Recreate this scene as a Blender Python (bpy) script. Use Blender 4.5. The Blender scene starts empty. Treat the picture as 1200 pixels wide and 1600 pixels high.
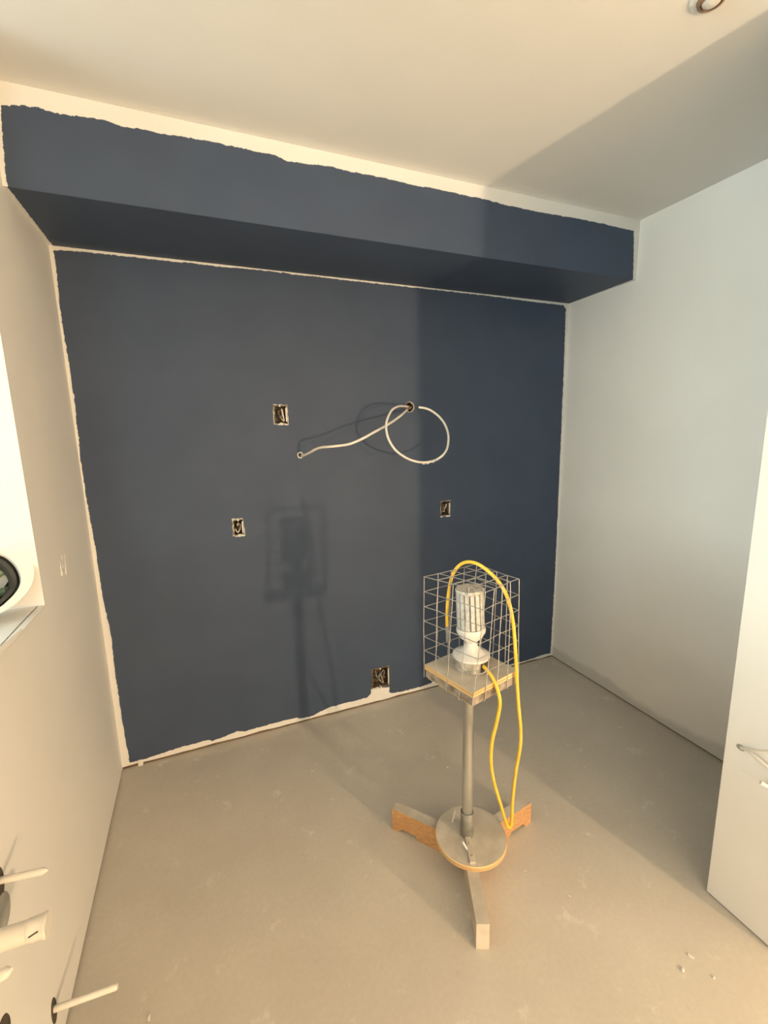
import bpy, bmesh, math, random
from mathutils import Vector, Matrix, noise
from mathutils.geometry import tessellate_polygon

scene = bpy.context.scene
COL = scene.collection
random.seed(7)

# ------------------------------------------------------------------ camera
CAM = Vector((0.4392, -2.1123, 1.4789))
RIGHT = Vector((0.9241, -0.3815, -0.0213)).normalized()
FWD = Vector((0.3721, 0.9113, -0.1766)).normalized()
RIGHT = (RIGHT - FWD * RIGHT.dot(FWD)).normalized()
DOWN = FWD.cross(RIGHT).normalized()
FPX = 699.44
cd = bpy.data.cameras.new('camera')
cam = bpy.data.objects.new('camera', cd)
COL.objects.link(cam)
m = Matrix((RIGHT, -DOWN, -FWD)).transposed().to_4x4()
m.translation = CAM
cam.matrix_world = m
cd.sensor_fit = 'VERTICAL'
cd.sensor_height = 24.0
cd.lens = FPX / 1600.0 * 24.0
cd.clip_start = 0.02
scene.camera = cam

# ------------------------------------------------------------------ world, light, exposure
w = bpy.data.worlds.new('world')
scene.world = w
w.use_nodes = True
w.node_tree.nodes['Background'].inputs['Color'].default_value = (0.75, 0.87, 1.0, 1)
w.node_tree.nodes['Background'].inputs['Strength'].default_value = 1.0


def point_light(name, loc, watts, col, radius):
    d = bpy.data.lights.new(name, 'POINT')
    d.energy = watts
    d.color = col
    d.shadow_soft_size = radius
    o = bpy.data.objects.new(name, d)
    o.location = loc
    COL.objects.link(o)
    return o


def area_light(name, loc, rot, sx, sy, watts, col):
    d = bpy.data.lights.new(name, 'AREA')
    d.shape = 'RECTANGLE'
    d.size = sx
    d.size_y = sy
    d.energy = watts
    d.color = col
    o = bpy.data.objects.new(name, d)
    o.location = loc
    o.rotation_euler = rot
    COL.objects.link(o)
    return o


WARM = (1.0, 0.71, 0.425)
point_light('work_lamp_light', (2.37, -4.3, 0.71), 236, WARM, 0.04)
point_light('work_lamp_light', (2.47, -4.5, 1.22), 88, WARM, 0.06)
DAY = (0.86, 1.0, 0.95)
# daylight standing in the two window openings of the room behind the photographer
area_light('window_daylight', (-3.62, -1.4, 1.65), (0, math.radians(-90), 0), 1.3, 2.0, 138, DAY)
area_light('window_daylight', (-1.2, -6.62, 1.65), (math.radians(90), 0, 0), 2.0, 1.3, 55, DAY)

scene.view_settings.view_transform = 'Standard'
scene.view_settings.look = 'None'
scene.view_settings.exposure = -0.04
scene.view_settings.gamma = 1.0
scene.view_settings.use_curve_mapping = False

# ------------------------------------------------------------------ helpers
H = 2.44          # ceiling height
W = 2.4746        # inner width between the two side walls
D = 0.4253        # depth of the soffit
HS = 2.177        # underside of the soffit
SX = 1.827        # face of the wing wall on the right
SY = -1.3865      # its back corner
JY = -0.6305      # jamb of the pass-through in the left wall
SILL = 1.0166


def ray(px, py):
    return RIGHT * ((px - 600) / FPX) + DOWN * ((py - 800) / FPX) + FWD


def at(px, py, axis, val):
    d = ray(px, py)
    return CAM + d * ((val - CAM[axis]) / d[axis])


def at_depth(px, py, dist, n=None):
    """point on the pixel's ray whose horizontal distance along the camera-stand line is dist"""
    d = ray(px, py)
    return CAM + d * (dist / d.dot(n))


def tag(o, label=None, cat=None, group=None, kind=None):
    if label: o['label'] = label
    if cat: o['category'] = cat
    if group: o['group'] = group
    if kind: o['kind'] = kind
    return o


def link(name, me, mats, parent=None):
    o = bpy.data.objects.new(name, me)
    COL.objects.link(o)
    if not isinstance(mats, (list, tuple)): mats = [mats]
    for x in mats:
        if len(me.materials) < len(mats): me.materials.append(x)
    if parent:
        o.parent = parent
        # parts are written in world space, so undo the parent's placement
        o.matrix_parent_inverse = wm(parent).inverted()
    return o


def wm(o):
    mm = o.matrix_basis.copy()
    if o.parent:
        mm = wm(o.parent) @ o.matrix_parent_inverse @ mm
    return mm


def empty(name, loc, label, cat, group=None):
    o = bpy.data.objects.new(name, None)
    o.empty_display_size = 0.05
    o.location = loc
    COL.objects.link(o)
    return tag(o, label, cat, group)


def from_bm(name, bm, mats, parent=None, smooth=False, bevel=0):
    if bevel:
        bmesh.ops.bevel(bm, geom=list(bm.edges), offset=bevel, segments=2, affect='EDGES', profile=0.6)
    bmesh.ops.recalc_face_normals(bm, faces=bm.faces)
    me = bpy.data.meshes.new(name)
    bm.to_mesh(me)
    bm.free()
    if smooth:
        for pl in me.polygons: pl.use_smooth = True
        try:
            me.set_sharp_from_angle(angle=math.radians(40))
        except Exception:
            pass
    return link(name, me, mats, parent)


def add_box(bm, lo, hi, mat=0):
    x0, y0, z0 = lo
    x1, y1, z1 = hi
    v = [bm.verts.new(c) for c in ((x0, y0, z0), (x1, y0, z0), (x1, y1, z0), (x0, y1, z0), (x0, y0, z1), (x1, y0, z1), (x1, y1, z1), (x0, y1, z1))]
    for q in ((0, 1, 2, 3), (4, 5, 6, 7), (0, 1, 5, 4), (1, 2, 6, 5), (2, 3, 7, 6), (3, 0, 4, 7)):
        f = bm.faces.new([v[i] for i in q])
        f.material_index = mat
    return v


def add_tube(bm, pts, r, seg=8, caps=True, radii=None):
    pts = [Vector(q) for q in pts]
    n = len(pts)
    t0 = (pts[1] - pts[0]).normalized()
    up = Vector((0, 0, 1)) if abs(t0.z) < 0.9 else Vector((1, 0, 0))
    nrm = (up - t0 * up.dot(t0)).normalized()
    rings = []
    for i, q in enumerate(pts):
        t = (pts[min(i + 1, n - 1)] - pts[max(i - 1, 0)]).normalized()
        nrm = (nrm - t * nrm.dot(t)).normalized()
        b = t.cross(nrm)
        rr = radii[i] if radii else r
        rings.append([bm.verts.new(q + (nrm * math.cos(2 * math.pi * k / seg) + b * math.sin(2 * math.pi * k / seg)) * rr) for k in range(seg)])
    for a, b in zip(rings, rings[1:]):
        for k in range(seg):
            bm.faces.new((a[k], a[(k + 1) % seg], b[(k + 1) % seg], b[k]))
    if caps:
        bm.faces.new(rings[0][::-1])
        bm.faces.new(rings[-1])


def spline(pts, per=8):
    pts = [Vector(q) for q in pts]
    out = []
    n = len(pts)
    for i in range(n - 1):
        p0, p1, p2, p3 = pts[max(i - 1, 0)], pts[i], pts[i + 1], pts[min(i + 2, n - 1)]
        for k in range(per):
            t = k / per
            out.append(0.5 * ((2 * p1) + (p2 - p0) * t + (2 * p0 - 5 * p1 + 4 * p2 - p3) * t * t + (3 * p1 - p0 - 3 * p2 + p3) * t ** 3))
    out.append(pts[-1])
    return out


def add_lathe(bm, prof, mat4, seg=32, cap=True, mat=0):
    rings = []
    for r, z in prof:
        rings.append([bm.verts.new(mat4 @ Vector((r * math.cos(2 * math.pi * k / seg), r * math.sin(2 * math.pi * k / seg), z))) for k in range(seg)])
    for a, b in zip(rings, rings[1:]):
        for k in range(seg):
            f = bm.faces.new((a[k], a[(k + 1) % seg], b[(k + 1) % seg], b[k]))
            f.material_index = mat
    if cap:
        for rg in (rings[0][::-1], rings[-1]):
            f = bm.faces.new(rg)
            f.material_index = mat


def plate(bm, outer, holes, front, back, mat=0):
    """flat plate with holes: loops are lists of 2D points; front(u,v)/back(u,v) give 3D"""
    loops = [[Vector((u, v, 0)) for u, v in outer]] + [[Vector((u, v, 0)) for u, v in h] for h in holes]
    tris = tessellate_polygon(loops)
    flat = [q for lp in loops for q in lp]
    fv = [bm.verts.new(front(q.x, q.y)) for q in flat]
    for t in tris:
        try: bm.faces.new([fv[i] for i in t]).material_index = mat
        except ValueError: pass
    if back is None: return
    bv = [bm.verts.new(back(q.x, q.y)) for q in flat]
    k = 0
    for lp in loops:
        n = len(lp)
        for i in range(n):
            a, b = k + i, k + (i + 1) % n
            bm.faces.new((fv[a], fv[b], bv[b], bv[a])).material_index = mat
        k += n


def ragged(poly, amp=0.0022, step=0.0022, seed=0, keep=()):
    out = []
    n = len(poly)
    for i in range(n):
        a, b = Vector(poly[i]), Vector(poly[(i + 1) % n])
        d = b - a
        L = d.length
        if i in keep or L < step:
            out.append(a)
            continue
        nn = Vector((-d.y, d.x)).normalized()
        k = max(1, int(L / step))
        for j in range(k):
            q = a + d * (j / k)
            s = noise.noise(Vector((q.x * 60, q.y * 60, seed))) * 1.3 + noise.noise(Vector((q.x * 330, q.y * 330, seed + 5))) * 0.9 + random.uniform(-.6, .6)
            wgt = 0 if j == 0 else 1
            out.append(q + nn * amp * s * wgt)
    return [(q.x, q.y) for q in out]


# ------------------------------------------------------------------ materials
def new_mat(name):
    mt = bpy.data.materials.new(name)
    mt.use_nodes = True
    nt = mt.node_tree
    return mt, nt, nt.nodes['Principled BSDF']


def mat_noise(name, c1, c2, rough=0.6, scale=8.0, detail=4.0, bump=0.0, bscale=60.0, metallic=0.0, stretch=None, spec=None, lo=0.35, hi=0.65, coat=0):
    mt, nt, bs = new_mat(name)
    tc = nt.nodes.new('ShaderNodeTexCoord')
    vec = tc.outputs['Object']
    if stretch:
        mp = nt.nodes.new('ShaderNodeMapping')
        mp.inputs['Scale'].default_value = stretch
        nt.links.new(vec, mp.inputs['Vector'])
        vec = mp.outputs['Vector']
    ns = nt.nodes.new('ShaderNodeTexNoise')
    ns.inputs['Scale'].default_value = scale
    ns.inputs['Detail'].default_value = detail
    nt.links.new(vec, ns.inputs['Vector'])
    cr = nt.nodes.new('ShaderNodeValToRGB')
    cr.color_ramp.elements[0].position = lo
    cr.color_ramp.elements[1].position = hi
    cr.color_ramp.elements[0].color = (*c1, 1)
    cr.color_ramp.elements[1].color = (*c2, 1)
    nt.links.new(ns.outputs['Fac'], cr.inputs['Fac'])
    nt.links.new(cr.outputs['Color'], bs.inputs['Base Color'])
    bs.inputs['Roughness'].default_value = rough
    bs.inputs['Metallic'].default_value = metallic
    if spec is not None: bs.inputs['Specular IOR Level'].default_value = spec
    if bump:
        n2 = nt.nodes.new('ShaderNodeTexNoise')
        n2.inputs['Scale'].default_value = bscale
        n2.inputs['Detail'].default_value = 3
        nt.links.new(vec, n2.inputs['Vector'])
        bp = nt.nodes.new('ShaderNodeBump')
        bp.inputs['Strength'].default_value = bump
        bp.inputs['Distance'].default_value = 0.002
        nt.links.new(n2.outputs['Fac'], bp.inputs['Height'])
        nt.links.new(bp.outputs['Normal'], bs.inputs['Normal'])
    return mt


M_WHITE = mat_noise('primed_drywall', (0.78, 0.775, 0.75), (0.82, 0.815, 0.79), rough=0.42, scale=2.0, bump=0.05, bscale=160, spec=0.4)
M_CEIL = mat_noise('ceiling_white', (0.76, 0.755, 0.73), (0.80, 0.795, 0.77), rough=0.75, scale=1.5, bump=0.05, bscale=140)
M_BLUE = mat_noise('dark_blue_paint', (0.056, 0.079, 0.130), (0.062, 0.087, 0.141), rough=0.55, scale=5.0, bump=0.06, bscale=220, spec=0.25)
M_PLASTER = mat_noise('rough_plaster', (0.66, 0.64, 0.60), (0.80, 0.78, 0.74), rough=0.8, scale=30, bump=0.5, bscale=120)
M_ROOM = mat_noise('room_white', (0.70, 0.69, 0.66), (0.74, 0.73, 0.70), rough=0.7, scale=1.0)


def concrete():
    mt, nt, bs = new_mat('bare_concrete')
    N, L = nt.nodes, nt.links
    tc = N.new('ShaderNodeTexCoord')

    def ns(scale, detail, rough=0.6):
        n = N.new('ShaderNodeTexNoise')
        n.inputs['Scale'].default_value = scale
        n.inputs['Detail'].default_value = detail
        n.inputs['Roughness'].default_value = rough
        L.new(tc.outputs['Object'], n.inputs['Vector'])
        return n.outputs['Fac']

    def ramp(src, p0, c0, p1, c1):
        r = N.new('ShaderNodeValToRGB')
        r.color_ramp.elements[0].position = p0
        r.color_ramp.elements[1].position = p1
        r.color_ramp.elements[0].color = (*c0, 1)
        r.color_ramp.elements[1].color = (*c1, 1)
        L.new(src, r.inputs['Fac'])
        return r.outputs['Color']

    def mix(fac, a, b, mode='MIX'):
        x = N.new('ShaderNodeMix')
        x.data_type = 'RGBA'
        x.blend_type = mode
        if isinstance(fac, float): x.inputs[0].default_value = fac
        else: L.new(fac, x.inputs[0])
        for s, v in ((6, a), (7, b)):
            if isinstance(v, tuple): x.inputs[s].default_value = (*v, 1)
            else: L.new(v, x.inputs[s])
        return x.outputs[2]
    base = ramp(ns(1.3, 4), 0.35, (0.53, 0.49, 0.43), 0.68, (0.62, 0.58, 0.51))
    pale = ramp(ns(9.0, 6, 0.7), 0.60, (0, 0, 0), 0.70, (0.75, 0.75, 0.75))
    c = mix(pale, base, (0.72, 0.69, 0.62))
    fine = ramp(ns(70, 3), 0.3, (0.965, 0.965, 0.965), 0.7, (1.03, 1.03, 1.03))
    c = mix(1.0, c, fine, 'MULTIPLY')
    vo = N.new('ShaderNodeTexVoronoi')
    vo.inputs['Scale'].default_value = 26
    vo.inputs['Randomness'].default_value = 1.0
    L.new(tc.outputs['Object'], vo.inputs['Vector'])
    spot = ramp(vo.outputs['Distance'], 0.045, (1, 1, 1), 0.085, (0, 0, 0))
    gate = ramp(ns(7, 2), 0.56, (0, 0, 0), 0.62, (0.6, 0.6, 0.6))
    sg = mix(1.0, spot, gate, 'MULTIPLY')
    c = mix(sg, c, (0.76, 0.74, 0.70))
    dirt = ramp(ns(22, 5), 0.66, (0, 0, 0), 0.78, (0.5, 0.5, 0.5))
    c = mix(dirt, c, (0.36, 0.33, 0.29))
    L.new(c, bs.inputs['Base Color'])
    bs.inputs['Roughness'].default_value = 0.8
    bp = N.new('ShaderNodeBump')
    bp.inputs['Strength'].default_value = 0.1
    bp.inputs['Distance'].default_value = 0.003
    L.new(ns(40, 5), bp.inputs['Height'])
    L.new(bp.outputs['Normal'], bs.inputs['Normal'])
    return mt


M_FLOOR = concrete()
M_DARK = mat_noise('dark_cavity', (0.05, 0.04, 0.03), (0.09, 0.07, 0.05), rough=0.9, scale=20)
M_JOINTSHADE = mat_noise('brown_joint_and_gap_shade', (0.13, 0.09, 0.055), (0.20, 0.15, 0.10), rough=0.9, scale=20)  # dark brown painted in as shade of the wall-foot gaps; also the ledge joint
M_GALV = mat_noise('galvanised_steel', (0.42, 0.42, 0.40), (0.60, 0.60, 0.57), rough=0.38, scale=25, metallic=0.85, stretch=(1, 1, 0.2))
M_SLEEVE = mat_noise('dark_sleeve_steel', (0.22, 0.22, 0.20), (0.34, 0.34, 0.31), rough=0.45, scale=25, metallic=0.6)
M_BOXSTEEL = mat_noise('dusty_box_steel', (0.30, 0.28, 0.24), (0.62, 0.58, 0.50), rough=0.55, scale=60, metallic=0.3)
M_RINGDULL = mat_noise('dull_ring', (0.14, 0.12, 0.09), (0.55, 0.50, 0.42), rough=0.7, scale=45, lo=0.42, hi=0.62)
M_BOXIN = mat_noise('brown_box_inside', (0.06, 0.04, 0.025), (0.24, 0.18, 0.11), rough=0.7, scale=50)
M_WIRE = mat_noise('zinc_wire', (0.36, 0.355, 0.34), (0.52, 0.51, 0.49), rough=0.4, scale=40, metallic=0.6)
M_WOODDUST = mat_noise('dusty_wood', (0.46, 0.41, 0.34), (0.60, 0.55, 0.47), rough=0.85, scale=14, bump=0.3, stretch=(1, 1, 1))
M_WOODRAW = mat_noise('raw_lumber', (0.46, 0.24, 0.10), (0.64, 0.37, 0.17), rough=0.7, scale=9, stretch=(6, 6, 30), bump=0.15)
M_PLYEDGE = mat_noise('plywood_edge', (0.50, 0.30, 0.12), (0.86, 0.66, 0.36), rough=0.7, scale=1.0, stretch=(3, 3, 240), lo=0.42, hi=0.58)
M_PLYGREY = mat_noise('weathered_plywood_edge', (0.16, 0.125, 0.095), (0.38, 0.33, 0.27), rough=0.85, scale=35)
M_PORC = mat_noise('white_porcelain', (0.62, 0.60, 0.56), (0.76, 0.74, 0.70), rough=0.3, scale=12)
M_PLASTIC = mat_noise('cream_plastic', (0.72, 0.69, 0.63), (0.80, 0.77, 0.71), rough=0.4, scale=20)
M_LED = mat_noise('led_strip_cover', (0.46, 0.455, 0.43), (0.64, 0.63, 0.60), rough=0.3, scale=90)
M_RIB = mat_noise('bulb_aluminium', (0.20, 0.20, 0.19), (0.32, 0.32, 0.31), rough=0.4, scale=40, metallic=0.5)
M_SPECK = mat_noise('speckled_cap', (0.30, 0.28, 0.24), (0.62, 0.59, 0.52), rough=0.6, scale=110)
M_YELLOW = mat_noise('yellow_cord', (0.80, 0.50, 0.045), (0.88, 0.60, 0.09), rough=0.45, scale=18)
M_CABLE = mat_noise('white_cable', (0.74, 0.71, 0.64), (0.84, 0.81, 0.74), rough=0.45, scale=25)
M_HAT = mat_noise('white_hat_shell', (0.86, 0.87, 0.84), (0.90, 0.91, 0.88), rough=0.25, scale=4)
M_HATIN = mat_noise('black_hat_liner', (0.012, 0.013, 0.012), (0.05, 0.05, 0.045), rough=0.35, scale=18)
M_HATGREEN = mat_noise('green_hat_pad', (0.10, 0.15, 0.10), (0.22, 0.30, 0.21), rough=0.5, scale=14)
M_HATBAND = mat_noise('dark_headband', (0.03, 0.032, 0.03), (0.09, 0.09, 0.085), rough=0.4, scale=14)
M_BRASS = mat_noise('brown_ring', (0.30, 0.19, 0.12), (0.45, 0.30, 0.20), rough=0.35, scale=20, metallic=0.4)
M_GREY = mat_noise('grey_rubber', (0.28, 0.28, 0.26), (0.38, 0.38, 0.35), rough=0.6, scale=20)


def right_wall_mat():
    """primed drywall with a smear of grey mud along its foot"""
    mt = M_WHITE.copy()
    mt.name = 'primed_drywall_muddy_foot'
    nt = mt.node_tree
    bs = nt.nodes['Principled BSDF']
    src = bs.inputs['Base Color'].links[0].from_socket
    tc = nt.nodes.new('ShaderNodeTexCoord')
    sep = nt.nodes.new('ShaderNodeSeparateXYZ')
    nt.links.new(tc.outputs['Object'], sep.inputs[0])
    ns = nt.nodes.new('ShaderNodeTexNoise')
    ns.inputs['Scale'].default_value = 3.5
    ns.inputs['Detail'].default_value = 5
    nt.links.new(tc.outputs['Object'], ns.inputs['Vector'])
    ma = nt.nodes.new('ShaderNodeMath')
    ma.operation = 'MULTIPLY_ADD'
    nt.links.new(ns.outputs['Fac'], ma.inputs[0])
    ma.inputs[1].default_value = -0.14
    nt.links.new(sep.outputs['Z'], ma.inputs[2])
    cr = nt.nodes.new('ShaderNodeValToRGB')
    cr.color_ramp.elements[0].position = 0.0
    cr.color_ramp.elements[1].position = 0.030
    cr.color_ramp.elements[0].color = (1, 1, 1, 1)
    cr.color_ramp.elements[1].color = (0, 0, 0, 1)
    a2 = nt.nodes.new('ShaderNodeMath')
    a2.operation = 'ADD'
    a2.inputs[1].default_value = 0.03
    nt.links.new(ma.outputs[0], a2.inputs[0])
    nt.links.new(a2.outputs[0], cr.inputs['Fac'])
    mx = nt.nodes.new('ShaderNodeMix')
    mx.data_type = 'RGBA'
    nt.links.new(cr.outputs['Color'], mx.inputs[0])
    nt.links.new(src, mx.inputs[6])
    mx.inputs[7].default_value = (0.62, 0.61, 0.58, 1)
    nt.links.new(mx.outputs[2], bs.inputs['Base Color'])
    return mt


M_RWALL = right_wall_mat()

# ------------------------------------------------------------------ the setting
X0, X1, Y0 = -3.5, 4.3, -6.5       # extents of the larger room behind and beside

bm = bmesh.new()
add_box(bm, (X0 - .2, Y0 - .2, -0.1), (X1 + .2, 0.2, 0))
tag(from_bm('floor', bm, M_FLOOR), 'bare dusty concrete floor with pale specks', kind='structure')

bm = bmesh.new()
add_box(bm, (X0 - .2, Y0 - .2, H), (X1 + .2, 0.2, H + 0.1))
tag(from_bm('ceiling', bm, M_CEIL), 'smooth white drywall ceiling', kind='structure')


def wall_px_rect(x0, y0, x1, y1):
    a, b = at(x0, y0, 1, 0), at(x1, y1, 1, 0)
    return a.x, b.z, b.x, a.z            # xmin, zmin, xmax, zmax


# openings in the back wall: (kind, centre x, centre z, half w, half h)
def centre_size(x0, y0, x1, y1):
    c = at((x0 + x1) / 2, (y0 + y1) / 2, 1, 0)
    l, r = at(x0, (y0 + y1) / 2, 1, 0), at(x1, (y0 + y1) / 2, 1, 0)
    t, b = at((x0 + x1) / 2, y0, 1, 0), at((x0 + x1) / 2, y1, 1, 0)
    return c.x, c.z, (r.x - l.x) / 2, (t.z - b.z) / 2


BOXES = [centre_size(428, 633, 449, 663), centre_size(364, 811, 381, 837), centre_size(689, 783, 703, 806), centre_size(581, 1043, 608, 1074)]
HOLE_A = at(640, 636, 1, 0)       # round hole of the looped cable
HOLE_B = at(469, 711, 1, 0)       # small round hole of the other cable end
RA, RB = 0.024, 0.014


def rect_loop(c, grow=0.0, jit=0.0015):
    x, z, hw, hh = c
    hw += grow
    hh += grow
    pts = []
    for (ax, az), (bx, bz) in (((-1, -1), (1, -1)), ((1, -1), (1, 1)), ((1, 1), (-1, 1)), ((-1, 1), (-1, -1))):
        for k in range(6):
            t = k / 6
            pts.append((x + hw * (ax + (bx - ax) * t) + random.uniform(-jit, jit), z + hh * (az + (bz - az) * t) + random.uniform(-jit, jit)))
    return pts


def circ_loop(c, r, n=20, jit=0.001):
    return [(c.x + (r + random.uniform(-jit, jit)) * math.cos(2 * math.pi * k / n), c.z + (r + random.uniform(-jit, jit)) * math.sin(2 * math.pi * k / n)) for k in range(n)]


HOLES = [rect_loop(b) for b in BOXES] + [circ_loop(HOLE_A, RA), circ_loop(HOLE_B, RB)]

bm = bmesh.new()
bottom = []
n = 70
for k in range(n + 1):
    x = W * k / n
    bottom.append((x, 0.011 + 0.005 * noise.noise(Vector((x * 9, 0, 3))) + 0.002 * random.random()))
outer = bottom + [(W + .05, H), (-.05, H)]
plate(bm, outer, HOLES, lambda u, v: Vector((u, 0, v)), lambda u, v: Vector((u, 0.0127, v)))
add_box(bm, (X0 - .2, 0.085, 0), (X1 + .2, 0.2, H), 0)
add_box(bm, (0, 0.004, 0), (W, 0.07, 0.035), 1)  # dark strip standing in for the shade in the gap under the drywall
wall_back = tag(from_bm('wall_back', bm, [M_WHITE, M_JOINTSHADE]), 'back wall of the alcove, dark blue paint inside a ragged unpainted border', kind='structure')

# blue paint coat on the back wall, its ragged outline followed along the brush marks
PX = [(84, 392), (88, 420), (90, 440), (96, 498), (105, 552), (118, 636), (125, 712), (136, 784), (150, 860), (159, 926), (174, 995), (181, 1060), (195, 1150), (203, 1192),
      (223, 1187), (283, 1167), (326, 1156), (331, 1158), (353, 1150), (372, 1142), (381, 1143), (427, 1130), (464, 1121), (467, 1123), (487, 1119), (500, 1112), (515, 1105), (527, 1102), (540, 1098), (555, 1095), (573, 1090), (579, 1085), (580, 1076),
      (608.5, 1073.5), (608, 1081), (612, 1083), (630, 1080), (657, 1073), (672, 1068), (677, 1064), (700, 1060), (760, 1046), (815, 1034), (835, 1028), (848, 1023), (860, 1020.5),
      (867, 900), (874, 740), (880, 600), (884, 482), (880, 477), (840, 472.5), (760, 462), (680, 453), (600, 444.5), (520, 435.5), (492, 432), (456, 429), (448, 426), (436, 426), (416, 423), (384, 420), (346, 417), (320, 414), (300, 411), (280, 410), (200, 401), (140, 394.5), (107, 392), (97, 390.5)]
poly = [(lambda q: (q.x, q.z))(at(x, y, 1, 0)) for x, y in PX]
poly[-1] = poly[-1]
rp = ragged(poly, seed=1)
bm = bmesh.new()
b4 = BOXES[3]
ph = [rect_loop(b, 0.0025, 0.002) for b in BOXES[:3]] + [circ_loop(HOLE_A, RA + .003, jit=.002), circ_loop(HOLE_B, RB + .002, jit=.0015)]
# box 4 touches the paint's lower edge, so its opening is a notch: keep it as a hole closed by a thin rim
plate(bm, rp, ph + [rect_loop((b4[0], b4[1] + .003, b4[2], b4[3] - .004), 0.0, .001)], lambda u, v: Vector((u, -0.0006, v)), lambda u, v: Vector((u, 0.0, v)))
tag(from_bm('paint_coat', bm, M_BLUE, wall_back), 'dark blue wall paint')

# torn paper tab at the lower left corner of the wall
bm = bmesh.new()
q = [at(x, y, 1, -0.004) for x, y in ((216, 1188), (224, 1187), (223.5, 1197), (218.5, 1205), (216, 1199))]
fv = [bm.verts.new(v) for v in q]
bv = [bm.verts.new(v + Vector((0, 0.003, 0))) for v in q]
bm.faces.new(fv)
bm.faces.new(bv[::-1])
for i in range(5): bm.faces.new((fv[i], fv[(i + 1) % 5], bv[(i + 1) % 5], bv[i]))
from_bm('torn_drywall_paper', bm, M_WHITE, wall_back)

# soffit (dropped beam box)
bm = bmesh.new()
add_box(bm, (0, -D, HS), (W, 0.0, H))
soffit = tag(from_bm('wall_soffit', bm, M_WHITE), 'boxed soffit under the ceiling painted dark blue', kind='structure')

TOP = [(2, 165), (18, 164), (36, 165), (58, 168), (83, 176), (117, 182), (142, 184), (167, 189), (196, 199), (225, 203), (258, 210), (280, 213), (300, 216), (330, 221), (360, 228), (384, 233), (404, 238), (430, 242), (440, 247), (448, 252), (480, 256), (520, 261), (544, 268), (600, 278), (640, 288), (680, 295), (712, 302), (760, 312), (784, 319), (840, 331), (904, 342), (944, 350), (990, 361)]
tp = [(lambda q: (q.x, q.z))(at(x, y, 1, -D)) for x, y in TOP]
xl = [(lambda q: (q.x, q.z))(at(x, y, 1, -D)) for x, y in ((11.5, 290), (8, 260), (4, 215), (2, 178))]
xr = [(lambda q: (q.x, q.z))(at(x, y, 1, -D)) for x, y in ((990.5, 370), (989, 434))]
poly = tp + xr + [(xr[-1][0], HS), (xl[0][0], HS)] + xl[1:]
rp = ragged(poly, seed=2, keep=(len(tp) + 2, len(tp) + 1))
bm = bmesh.new()
plate(bm, rp, [], lambda u, v: Vector((u, -D - 0.0006, v)), lambda u, v: Vector((u, -D, v)))
tag(from_bm('paint_coat', bm, M_BLUE, soffit), 'dark blue paint on the soffit front')
bm = bmesh.new()
x0 = xl[0][0]
poly = [(x0, -D), (xr[-1][0], -D), (W - .004, -0.001), (0.012, -0.001)]
rp = ragged(poly, seed=3, amp=.0012, keep=(0,))
plate(bm, rp, [], lambda u, v: Vector((u, v, HS - 0.0006)), lambda u, v: Vector((u, v, HS)))
tag(from_bm('paint_coat', bm, M_BLUE, soffit), 'dark blue paint on the soffit underside')

# left wall: full height up to the jamb, half wall with a ledge beyond
TH = 0.36
bm = bmesh.new()
add_box(bm, (-TH, JY, 0.009), (0, 0.0, H))
add_box(bm, (-TH, -3.2, 0.009), (0, JY, SILL - 0.0065))
add_box(bm, (-TH, -3.2, SILL - 0.007), (-0.005, JY, SILL - 0.004), 1)
add_box(bm, (-TH, -3.6, 0.009), (0, -3.2, H))
add_box(bm, (-TH + .01, -3.59, 0.0), (-0.004, -0.001, 0.0095), 1)  # dark strip painted as gap shade along the wall foot
# ledge board and plastered corner with a dark joint between them
add_box(bm, (-TH, -3.2, SILL - 0.0045), (-0.019, JY, SILL))
add_box(bm, (-0.0155, -3.2, SILL - 0.007), (0.0, JY, SILL - 0.0008))
wall_left = tag(from_bm('wall_left', bm, [M_WHITE, M_JOINTSHADE]), 'white side wall with a ledge opening, by the blue wall', kind='structure')
# joint-compound stripe just under the ledge
bm = bmesh.new()
q = [at(x, y, 0, 0.0012) for x, y in ((-6, 1016), (34, 982), (36, 986), (2, 1021), (-6, 1030))]
fv = [bm.verts.new(v) for v in q]
bv = [bm.verts.new(v - Vector((0.0012, 0, 0))) for v in q]
bm.faces.new(fv)
for i in range(5): bm.faces.new((fv[i], fv[(i + 1) % 5], bv[(i + 1) % 5], bv[i]))
from_bm('joint_compound_stripe', bm, M_HAT, wall_left)

# right wall of the alcove and the wing wall
bm = bmesh.new()
add_box(bm, (W, SY - .001, 0.007), (W + .12, 0.085, H))
add_box(bm, (W + .004, SY, 0.0), (W + .1, 0.08, 0.0075), 1)  # gap shade at the wall foot, put in as a dark strip
tag(from_bm('wall_right', bm, [M_RWALL, M_JOINTSHADE]), 'plain white right-hand wall of the alcove with a grey smear at its foot', kind='structure')
bm = bmesh.new()
add_box(bm, (SX, SY - 0.2, 0.005), (W + .12, SY, H))
add_box(bm, (SX + .004, SY - 0.19, 0.0), (W + .1, SY - .004, 0.0055), 1)  # same dark strip, shade of the gap under the wing wall
tag(from_bm('wall_return', bm, [M_WHITE, M_JOINTSHADE]), 'white wing wall end closing the alcove', kind='structure')

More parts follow.
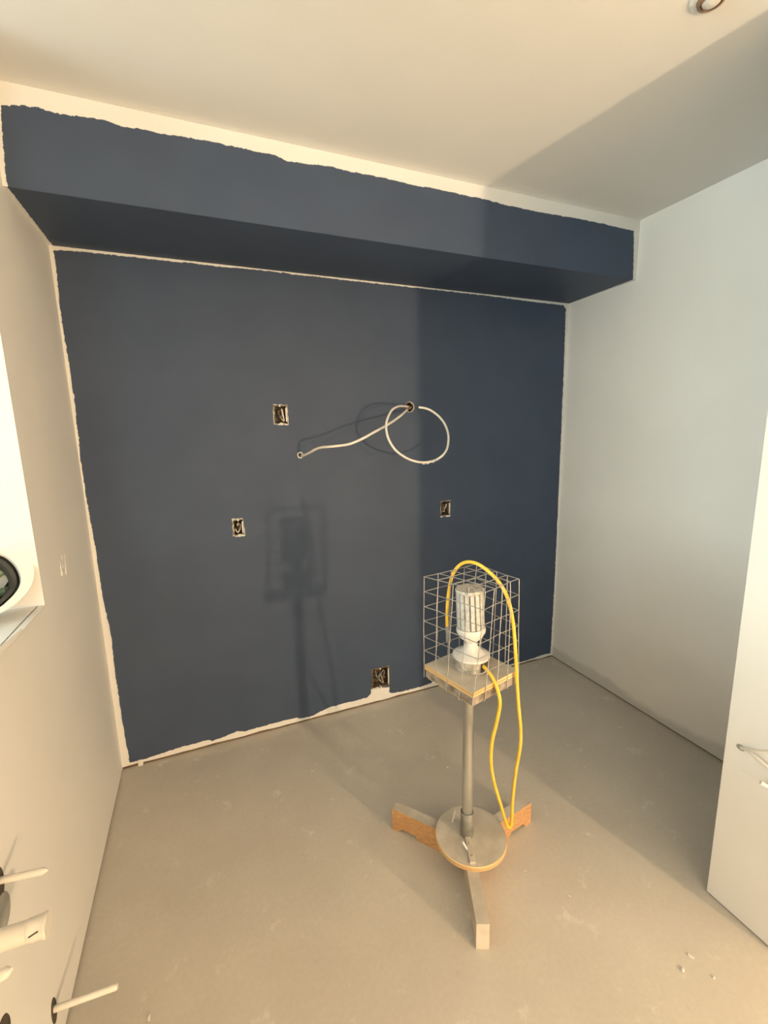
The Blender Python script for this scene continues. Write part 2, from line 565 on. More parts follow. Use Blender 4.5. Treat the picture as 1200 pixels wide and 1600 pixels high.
# outer room around and behind the photographer
bm = bmesh.new()
wy0, wy1, wz0, wz1 = -2.4, -0.4, 1.0, 2.3
add_box(bm, (X0 - .1, Y0, 0), (X0, wy0, H))
add_box(bm, (X0 - .1, wy1, 0), (X0, 0.1, H))
add_box(bm, (X0 - .1, wy0, 0), (X0, wy1, wz0))
add_box(bm, (X0 - .1, wy0, wz1), (X0, wy1, H))
tag(from_bm('wall_far_left', bm, M_ROOM), 'outer white wall with a window, beyond the ledge', kind='structure')
bm = bmesh.new()
add_box(bm, (X0, Y0 - .1, 0), (-2.2, Y0, H))
add_box(bm, (-0.2, Y0 - .1, 0), (X1, Y0, H))
add_box(bm, (-2.2, Y0 - .1, 0), (-0.2, Y0, 1.0))
add_box(bm, (-2.2, Y0 - .1, 2.3), (-0.2, Y0, H))
tag(from_bm('wall_front', bm, M_ROOM), 'white wall with a window behind the photographer', kind='structure')
bm = bmesh.new()
add_box(bm, (X1, Y0, 0), (X1 + .1, 0.1, H))
tag(from_bm('wall_far_right', bm, M_ROOM), 'outer white wall beyond the wing wall', kind='structure')

# ------------------------------------------------------------------ work light on its stand
AX, AY = 1.183, -0.985
FEET = [at(754, 1483, 2, 0), at(617, 1289, 2, 0), at(823, 1280, 2, 0)]
stand = empty('work_light_stand', (AX, AY, 0), 'home-made work light in a wire cage on a three-legged timber stand', 'work light')
LEG_H = 0.088
for i, ft in enumerate(FEET):
    d = Vector((ft.x - AX, ft.y - AY, 0))
    L = d.length
    d.normalize()
    s = Vector((-d.y, d.x, 0))
    hw = 0.019
    prof = [(0.01, 0.0), (L * .62, 0.0), (L * .66, 0.016), (L * .86, 0.016), (L * .90, 0.0), (L, 0.0), (L, LEG_H), (0.01, LEG_H)]
    bm = bmesh.new()
    a = [bm.verts.new(Vector((AX, AY, 0)) + d * u + s * hw + Vector((0, 0, v))) for u, v in prof]
    b = [bm.verts.new(Vector((AX, AY, 0)) + d * u - s * hw + Vector((0, 0, v))) for u, v in prof]
    bm.faces.new(a)
    bm.faces.new(b[::-1]).material_index = 1 if i == 0 else 0
    for k in range(8):
        f = bm.faces.new((a[k], b[k], b[(k + 1) % 8], a[(k + 1) % 8]))
        if k == 6 or (k == 5 and i == 0): f.material_index = 1
    from_bm('leg', bm, [M_WOODRAW, M_WOODDUST], stand)

T0 = Matrix.Translation((AX, AY, 0))
bm = bmesh.new()
DC = at(735.5, 1303, 2, 0.106)
TD = Matrix.Translation((DC.x, DC.y, 0))
add_lathe(bm, [(0.0, 0.088), (0.119, 0.088), (0.121, 0.090), (0.121, 0.104), (0.119, 0.106)], TD, 56, cap=False, mat=1)
rg = [bm.verts.new(TD @ Vector((0.119 * math.cos(2 * math.pi * k / 56), 0.119 * math.sin(2 * math.pi * k / 56), 0.106))) for k in range(56)]
bm.faces.new(rg)
bmesh.ops.remove_doubles(bm, verts=bm.verts, dist=1e-5)
from_bm('base_disc', bm, [M_WOODDUST, M_PLYEDGE], stand)

PT = 0.732                       # top of the platform
bm = bmesh.new()
add_lathe(bm, [(0.0175, 0.106), (0.0175, 0.684)], T0, 28)
pole = from_bm('pole', bm, M_GALV, stand, smooth=True)
bm = bmesh.new()
add_lathe(bm, [(0.0225, 0.1062), (0.0225, 0.195), (0.021, 0.197), (0.0176, 0.197)], T0, 28, cap=False)
from_bm('sleeve', bm, M_SLEEVE, pole, smooth=True)
# flat bar from the sleeve along the front leg
fd = Vector((FEET[0].x - AX, FEET[0].y - AY, 0)).normalized()
fs = Vector((-fd.y, fd.x, 0))
def obox(bm, org, ex, ey, lx, wy, z0, z1):
    v = []
    for z in (z0, z1):
        for u, t in ((lx[0], -wy), (lx[1], -wy), (lx[1], wy), (lx[0], wy)):
            v.append(bm.verts.new(Vector((org[0], org[1], z)) + ex * u + ey * t))
    for q in ((0, 1, 2, 3), (4, 5, 6, 7), (0, 1, 5, 4), (1, 2, 6, 5), (2, 3, 7, 6), (3, 0, 4, 7)):
        bm.faces.new([v[i] for i in q])
bm = bmesh.new()
obox(bm, (AX, AY), fd, fs, (0.020, 0.112), 0.010, 0.1062, 0.116)
bar = from_bm('foot_bar', bm, M_WOODDUST, stand, bevel=0.002)
for u in (0.045, 0.09):
    bm = bmesh.new()
    add_lathe(bm, [(0.0, 0.1155), (0.004, 0.1155), (0.004, 0.118), (0.0, 0.1185)], Matrix.Translation(Vector((AX, AY, 0)) + fd * u), 10, cap=False)
    from_bm('bolt', bm, M_BOXSTEEL, bar)
for (a, b) in (((707, 1284), (711.5, 1266)), ((731, 1329), (723, 1315))):
    p0 = at(*a, 2, 0.107)
    n2 = Vector((p0.x - CAM.x, p0.y - CAM.y, 0)).normalized()
    p1 = at_depth(*b, (p0 - CAM).dot(n2), n2)
    bm = bmesh.new()
    add_tube(bm, [p0, p1], 0.0034, 8)
    from_bm('screw_peg', bm, M_PLASTIC, stand, smooth=True)

# square platform of two boards
ang = math.radians(-121)
HD = 0.146
def sq(c, hd, z, a0=ang):
    return [Vector((c[0] + hd * math.cos(a0 + k * math.pi / 2), c[1] + hd * math.sin(a0 + k * math.pi / 2), z)) for k in range(4)]   # front, right, back, left
PC = (1.185, -0.990)
def board(name, hd, z0, z1, mats, off=(0, 0)):
    bm = bmesh.new()
    lo, hi = sq((PC[0] + off[0], PC[1] + off[1]), hd, z0), sq((PC[0] + off[0], PC[1] + off[1]), hd, z1)
    lo = [bm.verts.new(v) for v in lo]
    hi = [bm.verts.new(v) for v in hi]
    bm.faces.new(lo[::-1])
    bm.faces.new(hi)
    for k in range(4):
        bm.faces.new((lo[k], lo[(k + 1) % 4], hi[(k + 1) % 4], hi[k])).material_index = 1
    return from_bm(name, bm, mats, stand)
board('platform_board', HD, PT - 0.017, PT, [M_WOODDUST, M_PLYEDGE])
board('platform_board', HD * 0.985, PT - 0.043, PT - 0.0172, [M_WOODDUST, M_PLYGREY], (0.001, -0.001))
board('platform_board', HD * 0.93, PT - 0.049, PT - 0.0432, [M_WOODDUST, M_PLYEDGE])

# electrical box, lampholder and LED bulb
TB = Matrix.Translation((AX + .004, AY - .004, 0))
bm = bmesh.new()
add_lathe(bm, [(0.0, PT), (0.049, PT), (0.051, PT + .002), (0.051, PT + 0.038), (0.0, PT + 0.038)], TB, 40, cap=False)
jb = from_bm('junction_box', bm, M_BOXSTEEL, stand, smooth=True)
bm = bmesh.new()
kd = (at(752, 1040, 2, PT + .02) - Vector((AX, AY, PT + .02)))
kd.z = 0
kd.normalize()
ks = Vector((-kd.y, kd.x, 0))
obox(bm, (AX + .004, AY - .004), kd, ks, (0.045, 0.0525), 0.018, PT + .006, PT + .034)
from_bm('knockout', bm, M_DARK, jb)
bm = bmesh.new()
z0 = PT + 0.038
add_lathe(bm, [(0.0, z0), (0.057, z0), (0.059, z0 + .003), (0.058, z0 + .008), (0.048, z0 + .013), (0.033, z0 + .021), (0.023, z0 + .031), (0.0185, z0 + .042), (0.018, z0 + .052), (0.0, z0 + .052)], TB, 48, cap=False)
from_bm('lampholder', bm, M_PORC, stand, smooth=True)
zb = z0 + 0.049
TT = Matrix.Translation((AX + .004, AY - .004, zb)) @ Matrix.Rotation(math.radians(2.5), 4, Vector((RIGHT.cross(Vector((0, 0, 1)))))) 
bm = bmesh.new()
add_lathe(bm, [(0.0, 0), (0.0165, 0.0), (0.020, 0.004), (0.034, 0.016), (0.039, 0.024), (0.0395, 0.030), (0.0445, 0.033), (0.046, 0.038), (0.0455, 0.047), (0.0435, 0.051), (0.0, 0.052)], TT, 40, cap=False)
bulb = from_bm('led_bulb', bm, M_PORC, stand, smooth=True)
bm = bmesh.new()
add_lathe(bm, [(0.0365, 0.051), (0.0365, 0.168)], TT, 40)
from_bm('bulb_core', bm, M_RIB, bulb, smooth=True)
NB = 16
strip_me = None
for k in range(NB):
    a = 2 * math.pi * k / NB
    bm = bmesh.new()
    e1 = Vector((math.cos(a), math.sin(a), 0))
    e2 = Vector((-math.sin(a), math.cos(a), 0))
    v = []
    for z in (0.053, 0.167):
        for u, t in ((0.0355, -.0056), (0.0425, -.0056), (0.0425, .0056), (0.0355, .0056)):
            v.append(bm.verts.new(TT @ (e1 * u + e2 * t + Vector((0, 0, z)))))
    for qd in ((0, 1, 2, 3), (4, 5, 6, 7), (0, 1, 5, 4), (1, 2, 6, 5), (2, 3, 7, 6), (3, 0, 4, 7)):
        bm.faces.new([v[i] for i in qd])
    from_bm('led_strip', bm, M_LED, bulb)
bm = bmesh.new()
add_lathe(bm, [(0.0, 0.1665), (0.043, 0.1665), (0.0445, 0.169), (0.0445, 0.175), (0.042, 0.178), (0.0, 0.1785)], TT, 40, cap=False)
from_bm('bulb_cap', bm, M_SPECK, bulb, smooth=True)

# wire cage
ZT = 1.03
topc = [at(759, 925, 2, ZT), at(810.7, 904.7, 2, ZT), at(745, 882, 2, ZT), at(663, 901, 2, ZT)]   # front, right, back, left
botc = sq(PC, HD + 0.003, PT - 0.046)
WR = 0.00135
def wob(q, s):
    return q + Vector((noise.noise(q * 14 + Vector((s, 0, 0))), noise.noise(q * 14 + Vector((0, s, 7))), noise.noise(q * 14 + Vector((3, 0, s))))) * 0.0035
def wire(pts, parent, s=0.0, name='wire'):
    bm = bmesh.new()
    dense = []
    for a, b in zip(pts, pts[1:]):
        for k in range(4): dense.append(a.lerp(b, k / 4))
    dense.append(pts[-1])
    add_tube(bm, [wob(q, s) for q in dense], WR, 5)
    return from_bm(name, bm, M_WIRE, parent, smooth=True)
rim = [topc[k] for k in (0, 1, 2, 3, 0)]
cage = wire(rim, stand, 0, 'wire_cage')
NC = 4
for k in range(4):
    a, b, c2, d2 = topc[k], topc[(k + 1) % 4], botc[k], botc[(k + 1) % 4]
    for j in range(NC):
        t = j / NC
        wire([c2.lerp(d2, t), a.lerp(b, t)], cage, k)
NRW = 6
hz = ZT - PT
for r in range(1, NRW):
    z = ZT - r * hz / NRW
    t = (ZT - z) / (ZT - (PT - .046))
    cs = [topc[k].lerp(botc[k], t) for k in range(4)]
    wire([cs[3], cs[0], cs[1], cs[2], cs[3]], cage, r * 3)
for j in range(1, 4):
    t = j / 4
    wire([topc[0].lerp(topc[1], t), topc[3].lerp(topc[2], t)], cage, j)
    wire([topc[0].lerp(topc[3], t), topc[1].lerp(topc[2], t)], cage, j + 9)

# yellow cord with its plug
NV = Vector((AX - CAM.x, AY - CAM.y, 0)).normalized()
D0 = (Vector((AX, AY, 0)) - Vector((CAM.x, CAM.y, 0))).dot(NV)
CORD = [(751, 1038, -.03), (759, 1045, -.05), (770, 1060, -.075), (778, 1080, -.09), (781, 1100, -.09), (776, 1128, -.08), (769, 1158, -.06), (767, 1190, -.04), (772, 1222, -.01), (782, 1256, .02), (791, 1286, .04), (796, 1292.5, .045),
        (799.5, 1284, .045), (801, 1250, .04), (806, 1205, .02), (812.5, 1168, .0), (813.5, 1140, -.01), (810, 1100, -.02), (807.5, 1060, -.02), (805.5, 1020, -.02), (802, 975, -.02), (795, 940, -.02), (784, 916, -.01), (768, 897, .01), (748, 882, .03), (731, 878, .05), (717, 884, .075), (707, 899, .10), (701, 925, .12), (698.5, 955, .12), (698.5, 978, .12)]
pts = [at_depth(x, y, D0 + dd, NV) for x, y, dd in CORD]
bm = bmesh.new()
add_tube(bm, spline(pts, 6), 0.0056, 10)
cord = from_bm('power_cord', bm, M_YELLOW, stand, smooth=True)
tag(cord, 'yellow power cord looped over the cage')
p0, p1 = pts[-1], at_depth(701, 1003, D0 + .12, NV)
bm = bmesh.new()
add_tube(bm, [p0, p0.lerp(p1, .15), p0.lerp(p1, .5), p0.lerp(p1, .75), p1], 0.01, 10, radii=[.0055, .0065, .007, .0085, .0085])
from_bm('plug', bm, M_GREY, cord, smooth=True)

# ------------------------------------------------------------------ electrical boxes in the back wall
def elec_box(c, label, gangs=1, seed=0, ring=True):
    x, z, hw, hh = c
    rnd = random.Random(seed)
    o = empty('electrical_box', (x, 0.0, z), label, 'electrical box')
    hw2, hh2 = hw - .002, hh - .002
    bm = bmesh.new()
    dep = 0.062
    for lo, hi in (((x - hw2, .001, z - hh2), (x - hw2 + .002, dep, z + hh2)), ((x + hw2 - .002, .001, z - hh2), (x + hw2, dep, z + hh2)),
                   ((x - hw2, .001, z - hh2), (x + hw2, dep, z - hh2 + .002)), ((x - hw2, .001, z + hh2 - .002), (x + hw2, dep, z + hh2)), ((x - hw2, dep - .002, z - hh2), (x + hw2, dep, z + hh2))):
        add_box(bm, lo, hi)
    from_bm('box_shell', bm, M_BOXIN, o)
    bm = bmesh.new()          # plaster ring lip standing slightly proud
    lip = .0045 if ring else .001
    loop_o = [(x + sx * (hw + .001), z + sz * (hh + .001)) for sx, sz in ((-1, -1), (1, -1), (1, 1), (-1, 1))]
    loop_i = [(x + sx * (hw - lip) + rnd.uniform(-.001, .001), z + sz * (hh - lip) + rnd.uniform(-.001, .001)) for sx, sz in ((-1, -1), (1, -1), (1, 1), (-1, 1))]
    plate(bm, loop_o, [loop_i], lambda u, v: Vector((u, -0.003, v)), lambda u, v: Vector((u, 0.002, v)))
    from_bm('plaster_ring', bm, M_BOXIN if gangs > 1 else M_RINGDULL, o)
    bm = bmesh.new()
    add_box(bm, (x + hw - .008, -.006, z - hh + .012), (x + hw - .003, -.001, z + hh - .012))
    from_bm('edge_lip', bm, M_PLASTIC, o)
    for s in ((-1, 1) if ring else ()):
        bm = bmesh.new()
        add_tube(bm, [(x + rnd.uniform(-.004, .004), -.008, z + s * (hh - .004)), (x, .01, z + s * (hh - .004))], .0042, 8)
        from_bm('screw_ear', bm, M_PLASTIC, o, smooth=True)
    for k in range(3 * gangs):
        bx = x + rnd.uniform(-.55, .55) * hw
        q = [(bx, .055, z + rnd.uniform(-.5, .5) * hh)]
        for j in range(4): q.append((x + rnd.uniform(-.6, .6) * hw, rnd.uniform(.005, .035), z + rnd.uniform(-.7, .7) * hh))
        bm = bmesh.new()
        add_tube(bm, spline(q, 6), .0028, 6)
        from_bm('wire', bm, (M_CABLE, M_DARK, M_BRASS)[k % 3] if gangs == 1 else (M_BOXIN, M_DARK, M_GREY)[k % 3], o, smooth=True)
    for k in range(7):          # crust of plaster along the lower rim
        c3 = Vector((x + rnd.uniform(-1, 1) * hw, -.002, z - hh - rnd.uniform(-.004, .003)))
        bm = bmesh.new()
        bmesh.ops.create_icosphere(bm, subdivisions=1, radius=rnd.uniform(.003, .0065), matrix=Matrix.Translation(c3) @ Matrix.Diagonal((1.5, .6, .8, 1)))
        from_bm('plaster_lump', bm, M_PLASTER, o)
    return o


elec_box(BOXES[0], 'open metal electrical box, highest of the rectangular boxes in the blue wall', seed=1)
elec_box(BOXES[1], 'small open electrical box in the blue wall, crusted with plaster, beside the lamp shadow', seed=2)
elec_box(BOXES[2], 'small open electrical box in the blue wall below the cable loop', seed=3, ring=False)
elec_box(BOXES[3], 'wide square open electrical box low in the blue wall above the floor', 2, seed=4)

o = empty('electrical_box', HOLE_A, 'round open electrical box in the blue wall where the cable loop hangs', 'electrical box')
bm = bmesh.new()
TR = Matrix.Translation((HOLE_A.x, 0, HOLE_A.z)) @ Matrix.Rotation(math.radians(90), 4, 'X')
add_lathe(bm, [(RA - .002, 0.003), (RA + .001, 0.003), (RA + .001, -.002)], TR, 24, cap=False)
add_lathe(bm, [(RA - .002, 0.003), (RA - .0035, -.05), (0, -.05)], TR, 24, cap=False)
from_bm('box_shell', bm, M_BOXIN, o, smooth=True)
bm = bmesh.new()
arc = [(HOLE_A.x + .021 * math.cos(t), -.006, HOLE_A.z + .021 * math.sin(t)) for t in [math.radians(a) for a in range(-70, 95, 12)]]
add_tube(bm, arc, .0042, 8)
from_bm('box_rim', bm, M_BOXSTEEL, o, smooth=True)
bm = bmesh.new()
add_tube(bm, spline([(HOLE_A.x - .01, .04, HOLE_A.z + .01), (HOLE_A.x + .004, -.004, HOLE_A.z), (HOLE_A.x - .012, -.01, HOLE_A.z - .008)], 6), .006, 8)
from_bm('cable_clamp', bm, M_BRASS, o, smooth=True)

o = empty('cable_grommet', HOLE_B, 'small white grommet in the blue wall at the low end of the straight cable', 'grommet')
bm = bmesh.new()
TR2 = Matrix.Translation((HOLE_B.x, 0, HOLE_B.z)) @ Matrix.Rotation(math.radians(90), 4, 'X')
add_lathe(bm, [(RB - .005, 0.004), (RB - .001, 0.005), (RB + .001, 0.002), (RB + .001, -.001)], TR2, 20, cap=False)
from_bm('ring', bm, M_PLASTIC, o, smooth=True)
bm = bmesh.new()
add_lathe(bm, [(RB - .005, 0.004), (RB - .006, -.03), (0, -.03)], TR2, 20, cap=False)
from_bm('bore', bm, M_DARK, o, smooth=True)

# ------------------------------------------------------------------ cables
def wall_pts(lst):
    return [at(x, y, 1, -d) for x, y, d in lst]


pts = wall_pts([(470, 711, -.02), (474, 711.5, .03), (482, 708, .08), (493, 702, .13), (503, 699, .165), (520, 697.5, .20), (545, 694, .22), (565, 686, .22), (585, 675, .20), (605, 664, .16), (620, 654, .11), (630, 646, .06), (637, 639, -.01), (639, 637, -.03)])
bm = bmesh.new()
add_tube(bm, spline(pts, 7), .0058, 10)
tag(from_bm('wall_cable', bm, M_CABLE, smooth=True), 'white cable strung nearly straight across the blue wall between two holes', 'cable')
pts = wall_pts([(640, 636, -.03), (637, 635.5, .01), (630, 634.5, .06), (622, 635, .11), (613, 640, .16), (607, 650, .19), (603.5, 662, .21), (604, 675, .23), (608, 688, .24), (616, 701, .245), (626, 710, .25), (640, 718, .245), (655, 722, .24), (668, 722, .235), (680, 719, .225), (691, 712, .215), (698, 702, .20), (700.5, 690, .19), (700, 677, .175), (695, 663, .16), (687, 652, .15), (676, 643, .13), (665, 638, .12), (654, 636.5, .11)])
bm = bmesh.new()
add_tube(bm, spline(pts, 7), .0054, 10)
loop = tag(from_bm('wall_cable', bm, M_CABLE, smooth=True), 'white cable bent into a round loop hanging from the round box', 'cable')
for (x, y, r) in ((662, 724, .0075), (668, 723.2, .0085), (676, 721, .0085), (682, 718.5, .006)):
    c3 = at(x, y, 1, -.232)
    bm = bmesh.new()
    bmesh.ops.create_icosphere(bm, subdivisions=2, radius=r, matrix=Matrix.Translation(c3) @ Matrix.Diagonal((1.2, 1, .8, 1)))
    for v in bm.verts: v.co += Vector((random.uniform(-1, 1), random.uniform(-1, 1), random.uniform(-1, 1))) * .0009
    from_bm('tape_lump', bm, M_PORC, loop, smooth=True)

# ------------------------------------------------------------------ things in the left wall
def slot(parent, c, ry, rz, name='slot'):
    bm = bmesh.new()
    n = 20
    a = [bm.verts.new((0.0006, c.y + ry * math.cos(2 * math.pi * k / n), c.z + rz * math.sin(2 * math.pi * k / n))) for k in range(n)]
    b = [bm.verts.new((0.0, c.y + ry * math.cos(2 * math.pi * k / n), c.z + rz * math.sin(2 * math.pi * k / n))) for k in range(n)]
    bm.faces.new(a)
    for k in range(n): bm.faces.new((a[k], a[(k + 1) % n], b[(k + 1) % n], b[k]))
    return from_bm(name, bm, M_DARK, parent)


def wall_rod(bpx, tpx, L, r, label, taper):
    b = at(*bpx, 0, 0)
    o = empty('wall_stud', b, label, 'stud')
    t = at(*tpx, 0, L)
    bm = bmesh.new()
    ax = (t - b)
    if taper:
        add_tube(bm, [b - ax * .1, b, b + ax * .9, t], r, 12, radii=[r, r, r, r * .3])
    else:
        add_tube(bm, [b - ax * .1, b, b + ax * .985, t], r, 12, radii=[r, r, r, r * .8])
    from_bm('sleeve', bm, M_PLASTIC, o, smooth=True)
    slot(o, b + Vector((0, 0, -.004)), .018, .032)
    return o


r1 = wall_rod((-1, 1376), (75, 1359.5), .088, .0068, 'white pointed plastic stud sticking out above the capped pipe', True)
wall_rod((84, 1577), (184, 1541), .137, .0075, 'long thin blunt white stud sticking out low on the left wall', False)
wall_rod((-68, 1562), (18, 1515), .09, .0085, 'short white stud tip jutting out under the capped pipe', True)
# grey seal ring round the first stud
bm = bmesh.new()
bc = at(-1, 1384, 0, 0)
TG = Matrix.Translation((0, bc.y - .012, bc.z - .055)) @ Matrix.Rotation(math.radians(90), 4, 'Y')
add_lathe(bm, [(0.0, .002), (.036, .002), (.038, 0.0)], TG, 28, cap=False)
tag(from_bm('seal_disc', bm, M_GREY), 'grey rubber seal disc on the left wall under the pointed stud', 'seal')
# capped pipe
t = at(70, 1446, 0, .095)
b = t - Vector((.095, 0, -.003))
o = empty('capped_pipe', b, 'fat white pipe stub with crumpled cap sticking out of the left wall', 'pipe')
bm = bmesh.new()
ax = t - b
add_tube(bm, [b - ax * .05, b, b + ax * .8], .0185, 20)
from_bm('pipe', bm, M_PLASTIC, o, smooth=True)
bm = bmesh.new()
an = ax.normalized()
L = ax.length
add_tube(bm, [b + ax * .72, b + ax * .76, b + ax * .82, b + ax * .98, b + ax * 1.02, b + ax * 1.06], .024, 22, radii=[.0188, .0200, .0205, .0208, .0225, .0222])
for v in bm.verts: v.co += Vector((noise.noise(v.co * 70), noise.noise(v.co * 70 + Vector((5, 0, 0))), noise.noise(v.co * 70 + Vector((0, 9, 0))))) * .003
cap = from_bm('pipe_cap', bm, M_PLASTIC, o, smooth=True)
bm = bmesh.new()
s1 = b + ax * .80 + Vector((0, -.0195, .006))
s2 = b + ax * .99 + Vector((0, -.018, .012))
add_tube(bm, [s1, s1.lerp(s2, .8)], .0014, 6)
from_bm('cap_tear', bm, M_DARK, cap)

# dark hole at the foot of the wall
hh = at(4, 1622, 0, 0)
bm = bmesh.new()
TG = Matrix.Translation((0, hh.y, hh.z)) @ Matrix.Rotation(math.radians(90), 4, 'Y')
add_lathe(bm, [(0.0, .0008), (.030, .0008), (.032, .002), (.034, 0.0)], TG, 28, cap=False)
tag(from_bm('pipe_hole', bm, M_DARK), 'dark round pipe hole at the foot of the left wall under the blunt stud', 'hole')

# plastered-over box low relief on the left wall
o = empty('outlet_box', at(97, 882, 0, 0), 'narrow plaster-clogged box opening in the left wall beside the ledge', 'electrical box')
bm = bmesh.new()
oc = [(at(x, y, 0, 0)) for x, y in ((93, 864), (101, 866), (103, 899), (96, 900))]
for a, b2 in zip(oc, oc[1:] + oc[:1]):
    add_tube(bm, [wob(a.lerp(b2, k / 5), 2) * 1.0 for k in range(6)], .0013, 6)
from_bm('rim', bm, M_WHITE, o, smooth=True)
for (x, y, s) in ((96.5, 871, .007), (98.5, 885, .006), (98, 896, .008)):
    c3 = at(x, y, 0, 0)
    bm = bmesh.new()
    bmesh.ops.create_icosphere(bm, subdivisions=2, radius=s, matrix=Matrix.Translation(c3) @ Matrix.Diagonal((.25, .8, 1.2, 1)))
    from_bm('plaster_lump', bm, M_PLASTER, o, smooth=True)

# ------------------------------------------------------------------ hard hat on the ledge
OUT = [(0, 857.5), (26, 857.5), (39, 862), (48.5, 872), (53.5, 885), (54.5, 897), (52, 910), (46, 922), (36, 934), (20, 947), (0, 958), (-30, 971), (-65, 979), (-105, 975), (-140, 955), (-158, 925), (-155, 895), (-130, 872), (-95, 861), (-50, 857)]
INN = [(0, 865), (11, 870), (22, 880), (29, 891), (32.5, 904), (30, 916), (22, 928), (12, 938), (0, 948), (-25, 960), (-58, 965), (-92, 960), (-120, 944), (-135, 922), (-133, 900), (-115, 880), (-88, 869), (-50, 863)]
hn = Vector((0.50, -0.62, 0.60)).normalized()        # direction the open side faces
hu = (Vector((0, 0, 1)) - hn * hn.z).normalized()
hr = hu.cross(hn).normalized()


def hat_plane(y):
    c = at(-50, 915, 1, y)

    def on(px, py):
        d = ray(px, py)
        return CAM + d * ((c - CAM).dot(hn) / d.dot(hn))
    return c, on


def hat_contour(lst, on, n=48):
    q = [on(x, y) for x, y in lst]
    return spline(q + [q[0]], 4)[:-1]


def dome(rim, c, steps):
    cc = sum(rim, Vector()) / len(rim)
    return [[cc + (v - cc) * f - hn * dp for v in rim] for f, dp in steps]


lo_y, hi_y = -1.3, -0.66
for _ in range(40):
    my = (lo_y + hi_y) / 2
    HC, on = hat_plane(my)
    pts = [v for r in dome(hat_contour(OUT, on), HC, ((1, 0), (.80, .06), (.62, .095), (.36, .115))) for v in r]
    if min(v.z for v in pts) < SILL + .001: hi_y = my
    else: lo_y = my
hat = empty('hard_hat', (HC.x, HC.y, SILL), 'white hard hat lying on the ledge, its dark inside showing', 'hard hat')
ro = hat_contour(OUT, on)
ri = hat_contour(INN, on)


def resample(lst, c, n=56):
    """points of a closed contour at even angles round c, in the hat plane"""
    q = sorted((math.atan2((v - c).dot(hu), (v - c).dot(hr)), (v - c).length) for v in lst)
    out = []
    for k in range(n):
        a = -math.pi + 2 * math.pi * k / n
        for i in range(len(q)):
            a0, r0 = q[i - 1]
            a1, r1 = q[i]
            if i == 0: a0 -= 2 * math.pi
            if a0 <= a <= a1 or (i == len(q) - 1 and a > a1):
                if a > a1:
                    a0, r0 = a1, r1
                    a1, r1 = q[0][0] + 2 * math.pi, q[0][1]
                t = (a - a0) / max(1e-9, a1 - a0)
                r = r0 + (r1 - r0) * t
                break
        out.append(c + (hr * math.cos(a) + hu * math.sin(a)) * r)
    return out


cc = sum(ri, Vector()) / len(ri)
ro, ri = resample(ro, cc), resample(ri, cc)
NS = len(ro)


def skin(bm, rings, close=True):
    rv = [[bm.verts.new(v) for v in r] for r in rings]
    for a, b2 in zip(rv, rv[1:]):
        for k in range(NS): bm.faces.new((a[k], a[(k + 1) % NS], b2[(k + 1) % NS], b2[k]))
    if close: bm.faces.new(rv[-1])


def sc_ring(r, f, dp): return [cc + (v - cc) * f - hn * dp for v in r]


bm = bmesh.new()
skin(bm, [sc_ring(ri, 1, .012), sc_ring(ri, 1.01, 0), sc_ring(ro, .985, -.001), sc_ring(ro, 1.0, .004), sc_ring(ro, .97, .009), sc_ring(ri, 1.06, .014), sc_ring(ri, 1.0, .05), sc_ring(ri, .80, .088), sc_ring(ri, .46, .110)])
from_bm('shell', bm, M_HAT, hat, smooth=True)
bm = bmesh.new()
skin(bm, [sc_ring(ri, .998, .008), sc_ring(ri, .95, .045), sc_ring(ri, .74, .078), sc_ring(ri, .42, .098)])
from_bm('liner', bm, M_HATIN, hat, smooth=True)
bm = bmesh.new()
skin(bm, [sc_ring(ri, .93, .010), sc_ring(ri, .80, .008), sc_ring(ri, .78, .03), sc_ring(ri, .92, .03), sc_ring(ri, .93, .010)], False)
from_bm('headband', bm, M_HATBAND, hat, smooth=True)
for k0 in (4, 14, 24):
    bm = bmesh.new()
    a, b2 = ri[k0] - cc, ri[(k0 + NS // 2) % NS] - cc
    pth = [cc + a * .8 - hn * .03, cc + a * .55 - hn * .058, cc + a * .25 - hn * .074, cc - hn * .078, cc + b2 * .25 - hn * .074, cc + b2 * .55 - hn * .058, cc + b2 * .8 - hn * .03]
    add_tube(bm, spline(pth, 4), .011, 8)
    from_bm('crown_strap', bm, M_HATGREEN, hat, smooth=True)

# ------------------------------------------------------------------ cables out of the wing wall
hc = at(1157.5, 1168, 0, SX)
o = empty('wall_cable', hc, 'pair of white cables poking out of a hole in the wing wall', 'cable')
bm = bmesh.new()
n = 16
a = [bm.verts.new((SX - .0006, hc.y + .012 * math.cos(2 * math.pi * k / n), hc.z + .009 * math.sin(2 * math.pi * k / n))) for k in range(n)]
bv = [bm.verts.new((SX, hc.y + .012 * math.cos(2 * math.pi * k / n), hc.z + .009 * math.sin(2 * math.pi * k / n))) for k in range(n)]
bm.faces.new(a)
for k in range(n): bm.faces.new((a[k], a[(k + 1) % n], bv[(k + 1) % n], bv[k]))
from_bm('hole', bm, M_GREY, o)
for lst in (((1158, 1168, .0), (1166, 1170, -.008), (1176, 1172.5, -.016), (1190, 1174, -.024), (1206, 1174, -.03), (1222, 1172, -.03)),
            ((1158, 1168.5, .0), (1168, 1173, -.006), (1178, 1180, -.012), (1190, 1190, -.016), (1204, 1203, -.02), (1218, 1218, -.02))):
    bm = bmesh.new()
    add_tube(bm, spline([at(x, y, 0, SX + d) for x, y, d in lst], 6), .0042, 8)
    from_bm('cable', bm, M_CABLE, o, smooth=True)
bm = bmesh.new()
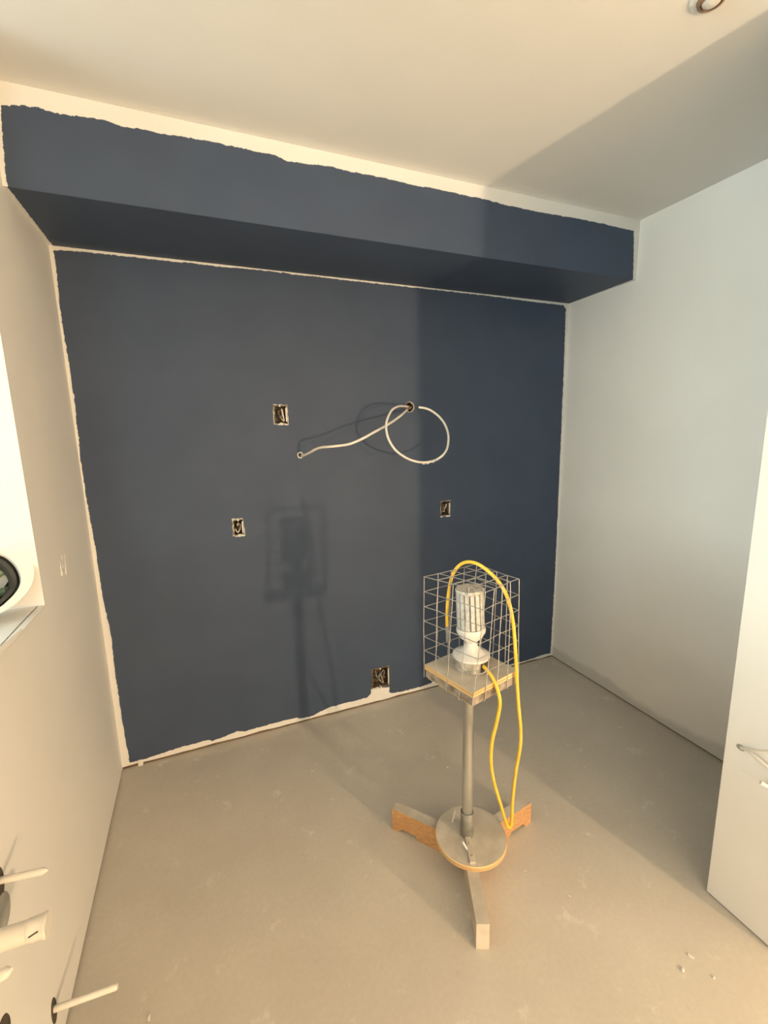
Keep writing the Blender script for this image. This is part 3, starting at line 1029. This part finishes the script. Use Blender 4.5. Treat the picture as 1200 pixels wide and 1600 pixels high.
add_tube(bm, spline([at(x, y, 0, SX + d) for x, y, d in ((1188.5, 1222.5, -.03), (1196, 1227, -.022), (1206, 1231, -.012), (1220, 1235, .004))], 6), .0052, 8)
tag(from_bm('cable_end', bm, M_CABLE, smooth=True), 'single short white cable end on the wing wall under the pair of cables', 'cable')

# ------------------------------------------------------------------ sprinkler head in the ceiling
sc = at(1113, -7, 2, H)
o = empty('ceiling_sprinkler', sc, 'small white sprinkler head with a brown ring on the ceiling', 'sprinkler')
TS = Matrix.Translation(sc)
bm = bmesh.new()
add_lathe(bm, [(.044, 0), (.043, -.004), (.030, -.007), (.029, 0.0)], TS, 32, cap=False)
from_bm('escutcheon', bm, M_CEIL, o, smooth=True)
bm = bmesh.new()
add_lathe(bm, [(.029, -.001), (.0285, -.012), (.0225, -.014), (.0215, -.001)], TS, 32, cap=False)
from_bm('ring', bm, M_BRASS, o, smooth=True)
bm = bmesh.new()
add_lathe(bm, [(.021, 0), (.021, -.008), (.018, -.014), (.010, -.018), (.0, -.019)], TS, 28, cap=False)
from_bm('protective_cap', bm, M_PORC, o, smooth=True)

# ------------------------------------------------------------------ crumbs on the floor
for k, (x, y, r) in enumerate(((699, 1199, .007), (687, 1171, .005), (820, 1361, .006), (1067, 1516, .009), (1079, 1494, .010), (1115, 1528, .006), (233, 1591, .010), (340, 1213, .006), (487, 1205, .006), (658, 1082, .009), (668, 1081, .008), (453, 1146, .006), (580, 1345, .004), (985, 1290, .005), (890, 1400, .005))):
    c3 = at(x, y, 2, 0)
    bm = bmesh.new()
    bmesh.ops.create_icosphere(bm, subdivisions=1, radius=r * .7, matrix=Matrix.Translation(c3 + Vector((0, 0, r * .2))) @ Matrix.Rotation(k * 1.3, 4, 'Z') @ Matrix.Diagonal((1.25, .8, .4, 1)))
    for v in bm.verts:
        v.co += Vector((random.uniform(-1, 1), random.uniform(-1, 1), 0)) * r * .2
        v.co.z = max(v.co.z, 0.0)
    tag(from_bm('plaster_crumb', bm, M_PLASTER), 'tiny pale plaster crumb lying on the concrete floor', 'crumb', 'plaster crumbs scattered on the floor')
